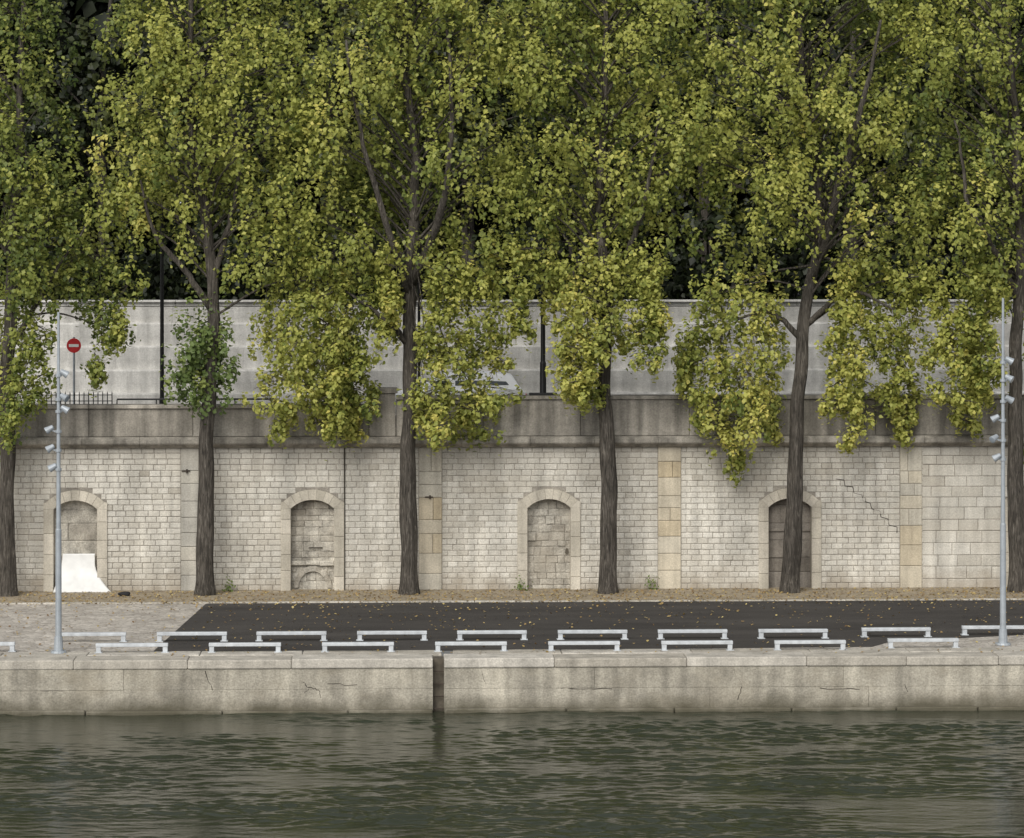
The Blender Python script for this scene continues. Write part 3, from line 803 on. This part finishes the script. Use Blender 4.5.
lamp(419, 84.0, ZU + .005, 215, 'slim black lamp post behind the parapet beside the stone pier', .04)
x = X(563.5, YW + .2)
e = empty('short_post', (x, YW + .2, 4.86), 'short dark post on the parapet right of the lamp with a flat base', 'post')
m = MB(); m.tube([(x, YW + .2, 4.86), (x, YW + .2, 5.35), (x, YW + .2, 5.4)], [.06, .06, .03], 10); m.build('shaft', 'iron', e)
m = MB(); m.tube([(x, YW + .2, 4.855), (x, YW + .2, 4.885)], [.1, .1], 10); m.build('base_plate', 'iron', e)
# no-entry sign
Ys = 82.2; x, zc_ = W(74, 345.5, Ys)
e = empty('road_sign', (x, Ys, ZU + .12), 'round red no entry sign with a white bar on a grey post above the parapet', 'road sign')
m = MB(); m.tube([(x, Ys, ZU + .12), (x, Ys, zc_ + .22)], .028, 8); m.build('post', 'mast', e)
m = MB(); m.tube([(x, Ys - .05, zc_), (x, Ys - .035, zc_)], [.185, .185], 28); d = m.build('sign_disc', 'red', e)
m = MB(); m.box(x - .125, x + .125, Ys - .058, Ys - .052, zc_ - .036, zc_ + .036); m.build('bar', 'white', d)
# spiked iron railing and long low handrail
Yr = YW + .25; x0, x1 = X(42, Yr), X(112, Yr); zb = 4.65
e = empty('iron_railing', (x0, Yr, zb), 'short black spiked iron railing on the parapet below the no entry sign', 'railing')
for zz in (.07, .22):
    m = MB(); m.box(x0, x1, Yr - .012, Yr + .012, zb + zz, zb + zz + .02); m.build('rail', 'iron', e)
k = 15
for i in range(k + 1):
    xx = x0 + (x1 - x0) * i / k; m = MB(); m.tube([(xx, Yr - .001, zb), (xx, Yr - .001, zb + .27), (xx, Yr - .001, zb + .33)], [.014, .014, .002], 6); m.build('baluster', 'iron', e)
x0, x1 = X(113, Yr) + .1, X(274, Yr)
e = empty('handrail', (x0, Yr, zb), 'long low black handrail on the parapet behind the bushy trunked poplar', 'railing')
m = MB(); m.tube([(x0, Yr, zb + .12), (x1, Yr, zb + .12)], .022, 8); m.build('rail', 'iron', e)
for i in range(5):
    xx = x0 + (x1 - x0) * i / 4; m = MB(); m.tube([(xx, Yr, zb), (xx, Yr, zb + .115)], .016, 6); m.build('post', 'iron', e)

# ------------------------------------------------------------------ white car
YC = 88.6; xc = X(459, YC) - .1
e = empty('parked_car', (xc, YC, ZU + .005), 'white hatchback car on the upper road, its roof showing over the parapet', 'car')
E0 = (xc, YC, ZU + .005)
def lc(m_):   # local to world
    m_.v = [(a + E0[0], b_ + E0[1], c + E0[2]) for a, b_, c in m_.v]; return m_
prof = [(-2.0, .26), (-2.06, .46), (-2.0, .64), (-1.75, .78), (-1.15, .90), (1.75, .95), (1.9, .86), (1.95, .5), (1.9, .26)]
arc = []
for cx_ in (1.2, -1.28):
    for i in range(9): a = math.pi * i / 8; arc.append((cx_ + .36 * math.cos(a), .26 + .36 * math.sin(a)))
m = MB(); pl = list(reversed(prof + arc)); m.prism(pl, -.84, .84); lc(m).build('body', 'carpaint', e, bevel=.05)
cab = [(-1.2, .87), (-.6, 1.25), (-.25, 1.35), (.35, 1.39), (1.0, 1.37), (1.55, 1.30), (1.8, .92)]
hwid = lambda z: .80 - (z - .86) * .55
m = MB(); v = []
for x, z in cab: v += [(x, -hwid(z), z), (x, hwid(z), z)]
n = len(cab); f = [(2 * i, 2 * i + 2, 2 * i + 3, 2 * i + 1) for i in range(n - 1)]
f += [tuple(2 * i for i in range(n - 1, -1, -1)), tuple(2 * i + 1 for i in range(n)), (0, 1, 2 * n - 1, 2 * n - 2)]
f = [tuple(reversed(k)) for k in f]
m.add(v, f); lc(m).build('cabin', 'carpaint', e, bevel=.03)
for s in (-1, 1):
    for pl in ([(-.78, 1.02), (-.18, 1.02), (-.18, 1.15), (-.56, 1.145)], [(-.02, 1.02), (.68, 1.02), (.68, 1.155), (-.02, 1.155)], [(.86, 1.02), (1.46, 1.035), (1.38, 1.13), (.86, 1.15)]):
        m = MB(); v = [(x, s * (hwid(z) + .008), z) for x, z in pl] + [(x, s * (hwid(z) - .02), z) for x, z in pl]
        fs = [(0, 1, 2, 3), (7, 6, 5, 4)] + [(i, 4 + i, 4 + (i + 1) % 4, (i + 1) % 4) for i in range(4)]
        m.add(v, fs); lc(m).build('side_window', 'glass', e)
    m = MB(); m.box(-.85, -.68, s * .92 - .09, s * .92 + .09, .94, 1.06); lc(m).build('wing_mirror', 'carpaint', e, bevel=.03)
    m = MB(); m.box(-2.045, -1.9, s * .62 - .16, s * .62 + .16, .54, .67); lc(m).build('headlight', 'lens', e, bevel=.03)
    m = MB(); m.box(1.83, 1.945, s * .68 - .1, s * .68 + .1, .6, .8); lc(m).build('tail_light', 'red', e, bevel=.02)
    for cx_ in (1.2, -1.28):
        m = MB(); m.tube([(cx_, s * .66, .31), (cx_, s * .68, .31), (cx_, s * .83, .31), (cx_, s * .85, .31)], [.28, .31, .31, .28], 24); wv = lc(m).build('wheel', 'rubber', e)
        m = MB(); m.tube([(cx_, s * .845, .31), (cx_, s * .858, .31)], [.19, .17], 20); lc(m).build('rim', 'steel', wv)
for nm, a, b_ in (('windscreen', 0, 1), ('rear_window', 5, 6)):
    (xa, za), (xb, zb_) = cab[a], cab[b_]; m = MB(); v = []
    sg = -1 if a == 0 else 1
    for t, k in ((.12, 1), (.92, 1)):
        x = xa + (xb - xa) * t; z = za + (zb_ - za) * t; h = hwid(z) - .08
        v += [(x + sg * .012, -h, z + .012), (x + sg * .012, h, z + .012)]
    m.add(v, [(0, 2, 3, 1)]); lc(m).build(nm, 'glass', e)

# ------------------------------------------------------------------ white flared panel, dark bundle, weeds
Yb = 79.72
m = MB(); nu, nv = 26, 24; vs = []
for j in range(nv):
    t = j / (nv - 1)                       # 0 top .. 1 bottom
    xl = X(61 - 8 * t ** 1.6, Yb); xr = X(93.5 + 18 * max(0, (t - .25) / .75) ** 1.8, Yb)
    z = .93 * (1 - t) + .015 * t
    for i in range(nu):
        u = i / (nu - 1)
        yv = YW + .12 - .42 * t ** 2.2 - .012 * math.sin(u * 5 + t * 2) * t
        vs.append((xl + (xr - xl) * u, yv, z))
fs = [(j * nu + i, (j + 1) * nu + i, (j + 1) * nu + i + 1, j * nu + i + 1) for j in range(nv - 1) for i in range(nu - 1)]
m.add(vs, fs)
o = m.build('white_panel', 'sheet', smooth=True, loc=(X(80, Yb), Yb, 0))
sm = o.modifiers.new('thick', 'SOLIDIFY'); sm.thickness = .02
tag(o, 'white flared panel at the foot of the leftmost niche', 'panel')
x, y = G(125, 596); m = MB(); vs = []; fs = []
A, B = 14, 8
for j in range(B + 1):
    for i in range(A):
        th_ = 2 * math.pi * i / A; ph = math.pi * j / B
        d = Vector((math.cos(th_) * math.sin(ph), math.sin(th_) * math.sin(ph), math.cos(ph)))
        r = 1 + .45 * noise.noise(d * 1.7); vs.append((x + d.x * .16 * r, y + d.y * .1 * r, max(.007, .05 + d.z * .06 * r)))
for j in range(B):
    for i in range(A): fs.append((j * A + i, (j + 1) * A + i, (j + 1) * A + (i + 1) % A, j * A + (i + 1) % A))
m.add(vs, fs); o = m.build('dark_bundle', 'dark', smooth=True, loc=(x, y, 0)); tag(o, 'small dark bundle lying on the ground right of the white panel', 'bundle')
for px, where in ((228, 'just right of the bushy trunked poplar'), (521, 'left of the third niche'), (652, 'at the foot of the ochre pilaster')):
    x = X(px, 79.85); acc = [[], [], [], []]
    for k in range(3): clump((x + random.uniform(-.08, .08), 79.84, .08 + .04 * k), .10, 1500, .6, .06, acc, 1.0)
    C, N, S, T = (np.concatenate(a) for a in acc); C[:, 2] = np.maximum(C[:, 2], .03); C[:, 1] = np.minimum(C[:, 1], 79.95)
    o = leaf_mesh('weed', C, N, S, T, 'shoot', loc=(x, 79.84, 0), droop=-.5)
    tag(o, 'small green weed at the wall foot, ' + where, 'weed', 'weeds at the wall foot')
